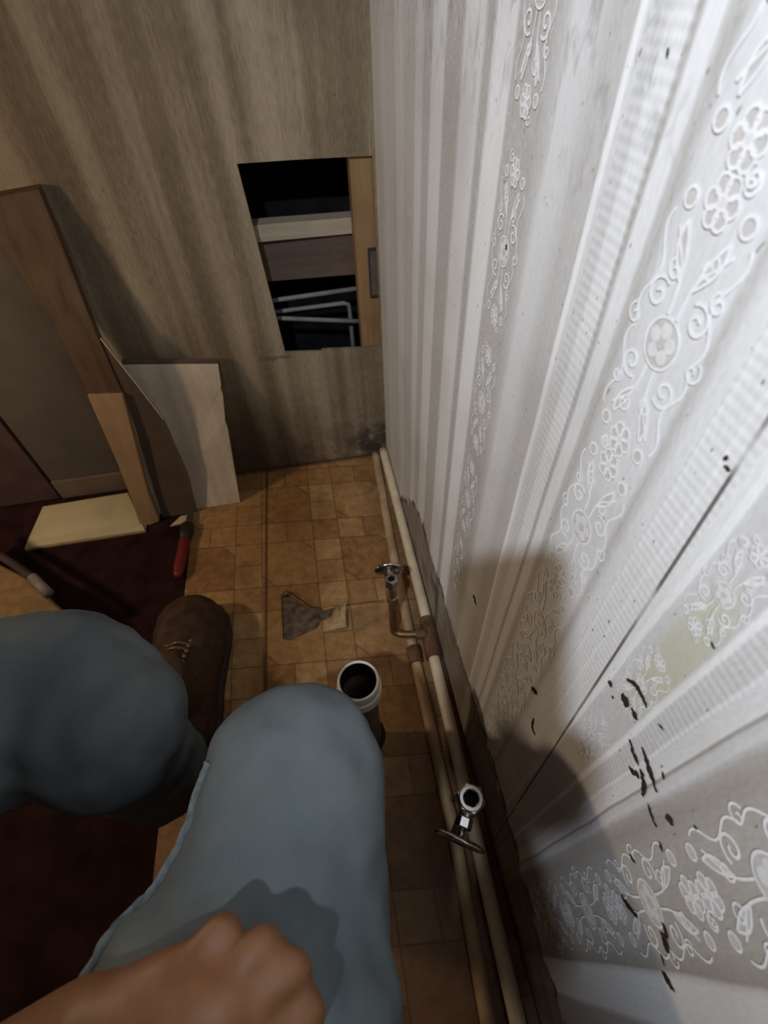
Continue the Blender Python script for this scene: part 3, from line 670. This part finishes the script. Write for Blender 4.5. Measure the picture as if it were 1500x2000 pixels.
# left fist: four knuckled fingers gripping the thigh, thumb on the near side
MCP = [at(345, 1905, .258), at(400, 1938, .250), at(455, 1985, .247), at(505, 2045, .247)]
PIP = [at(437, 1816, .266), at(517, 1845, .264), at(570, 1893, .264), at(600, 1975, .264)]
TIP = [at(462, 1850, .300), at(538, 1885, .305), at(585, 1935, .305), at(604, 2010, .303)]
for mc, pi, ti, r in zip(MCP, PIP, TIP, (.0085, .0095, .010, .0098)):
    T(spline([W_L.lerp(mc, .45), mc, mc.lerp(pi, .5)+(mc-ti)*.02, pi, ti], 5), [r*1.25]*5+[r*1.22]*5+[r*1.04]*5+[r*1.08, r, r*.95, r*.92, r*.9]+[r*.85], 12)
T([W_L, W_L.lerp((MCP[1]+MCP[2])/2, .55), (MCP[1]+MCP[2])/2], [.027, .026, .020])
T([W_L.lerp(MCP[0], .3), MCP[0]], [.021, .014]); T([W_L.lerp(MCP[3], .3), MCP[3]], [.023, .015])
T(spline([W_L.lerp(MCP[3], .35), at(480, 2150, .27), at(560, 2120, .285), at(600, 2080, .295)], 4), [.017, .016, .016, .015, .0145, .014, .0135, .013, .012, .0115, .011, .0105, .010], 12)
# right hand round the telephone
PH = CAM - RT*.030 - UP*.050 - FW*.0085
T([W_R, PH-UP*.078-RT*.012-FW*.024], [.027, .022]); T([PH-UP*.050-RT*.036-FW*.016, PH-UP*.085-RT*.020-FW*.020], [.015, .019])
for k in range(4):
    a = PH-RT*.046-UP*(.018+.017*k)
    T(spline([a-FW*.010, a+FW*.011+RT*.006, a+FW*.0135+RT*.018], 4), [.0088]*9, 12)
T(spline([PH+RT*.010-UP*.075-FW*.020, PH+RT*.034-UP*.050-FW*.018, PH+RT*.040-UP*.020-FW*.010], 4), [.011]*5+[.0095]*4, 12)
bb = voxel(bb, .0032, 3)
obj('body', bb, 'skin', root, smooth=True)
# shirt, hair, boots
sh = bmesh.new()
tube(sh, [PEL+Vector((.005, -.03, .08)), Vector((-.64, -1.36, .78)), Vector((-.61, -1.355, .92))], [.155, .155, .158], 24, roundcap=True)
tube(sh, [SL, NECK-Vector((0, 0, .06)), SR], [.078, .088, .078], 20, roundcap=True)
tube(sh, [SL, SL.lerp(EL, .85)], [.070, .062], 20); tube(sh, [SR, SR.lerp(ER, .80)], [.070, .060], 20)
sh = voxel(sh, .009, 4); wrinkle(sh, .006, 10, 24); obj('shirt', sh, 'shirt', root, smooth=True)
hb = bmesh.new(); tube(hb, [HEAD-fwd*.035-hup*.02, HEAD-fwd*.016+hup*.05, HEAD+fwd*.012+hup*.075], [.080, .088, .074], 20, roundcap=True); obj('hair', hb, 'hair', root, smooth=True)
def boot(toe, heel, name='boot', wide=1.0):
    toe, heel = Vector(toe)+Vector((0, 0, .0006)), Vector(heel)+Vector((0, 0, .0006)); d = (toe-heel).normalized(); s = d.cross(Vector((0, 0, 1))); L = (toe-heel).length
    def pt(t, w, z): return heel+d*(t*L)+s*w+Vector((0, 0, z))
    prof = [(0, .034, .075), (.06, .042, .085), (.2, .045, .090), (.35, .047, .088), (.5, .053, .078), (.62, .058, .070), (.75, .060, .066), (.86, .056, .062), (.94, .045, .055), (.985, .029, .045), (1.0, .013, .032)]
    prof = [(t, w*wide, h) for t, w, h in prof]
    b = bmesh.new(); rings = []
    for t, w, h in prof:
        rings.append([b.verts.new(pt(t, w*math.copysign(abs(math.cos(a))**.75, math.cos(a)), .022+(h if math.sin(a) > 0 else 0)*abs(math.sin(a))**.8)) for a in [2*PI*k/20 for k in range(20)]])
    for i in range(len(rings)-1):
        for k in range(20): b.faces.new((rings[i][k], rings[i][(k+1) % 20], rings[i+1][(k+1) % 20], rings[i+1][k]))
    b.faces.new(rings[0][::-1]); b.faces.new(rings[-1])
    tube(b, [pt(.20, 0, .04), pt(.22, 0, .12), pt(.20, 0, .20)], [.047, .050, .052], 20)
    tube(b, [pt(.50, 0, .085), pt(.30, 0, .135)], [.020, .030], 14)
    b = voxel(b, .004, 3); bo = obj(name, b, 'leather', root, smooth=True)
    b = bmesh.new(); out = [pt(t, w+.006, 0) for t, w, h in prof[1:-1]]+[pt(1.015, .012, 0), pt(1.015, -.012, 0)]+[pt(t, -w-.006, 0) for t, w, h in prof[-2:0:-1]]+[pt(-.02, -.026, 0), pt(-.02, .026, 0)]
    prism(b, out, (0, 0, .024)); obj('sole', b, 'sole', bo, bevel=.004)
    b = bmesh.new()
    for k, t in enumerate((.58, .53, .48, .43, .38, .33)):
        z = .096+.010*k; tube(b, spline([pt(t, -.018, z-.006), pt(t-.01, 0, z+.004), pt(t-.025, .020, z-.004)], 3), .0024, 8)
        for sg in (-1, 1): tube(b, [pt(t, sg*.022, z-.009), pt(t, sg*.023, z-.003)], .0042, 10)
    o = obj('laces', b, 'lace', bo, smooth=True)
boot((-.508, -.425, 0), (-.496, -.735, 0), 'boot', 1.22); boot((-.285, -.70, 0), (-.255, -.98, 0))
# what the person sits on and holds
bm = bmesh.new(); lathe(bm, (-.72, -1.34, -.003), (0, 0, 1), [(0, .15), (.01, .152), (.03, .150), (.36, .132), (.37, .13)], 40); o = obj('bucket', bm, 'bucket', smooth=False); tag(o, 'upturned white bucket the person sits on', 'bucket')
bm = bmesh.new(); c = PH; hx, hy, hz = .037, .076, .0042
vs = []
for z in (-hz, hz):
    vs.append([c+RT*(sx*(hx-.010)+.010*math.cos(a))+UP*(sy*(hy-.010)+.010*math.sin(a))+FW*z for sx, sy, a0 in ((1, 1, 0), (-1, 1, PI/2), (-1, -1, PI), (1, -1, 1.5*PI)) for a in [a0+k*PI/10 for k in range(6)]])
prism(bm, vs[0], FW*(2*hz)); o = obj('telephone', bm, 'phone'); tag(o, 'dark telephone held up in the right hand', 'telephone')
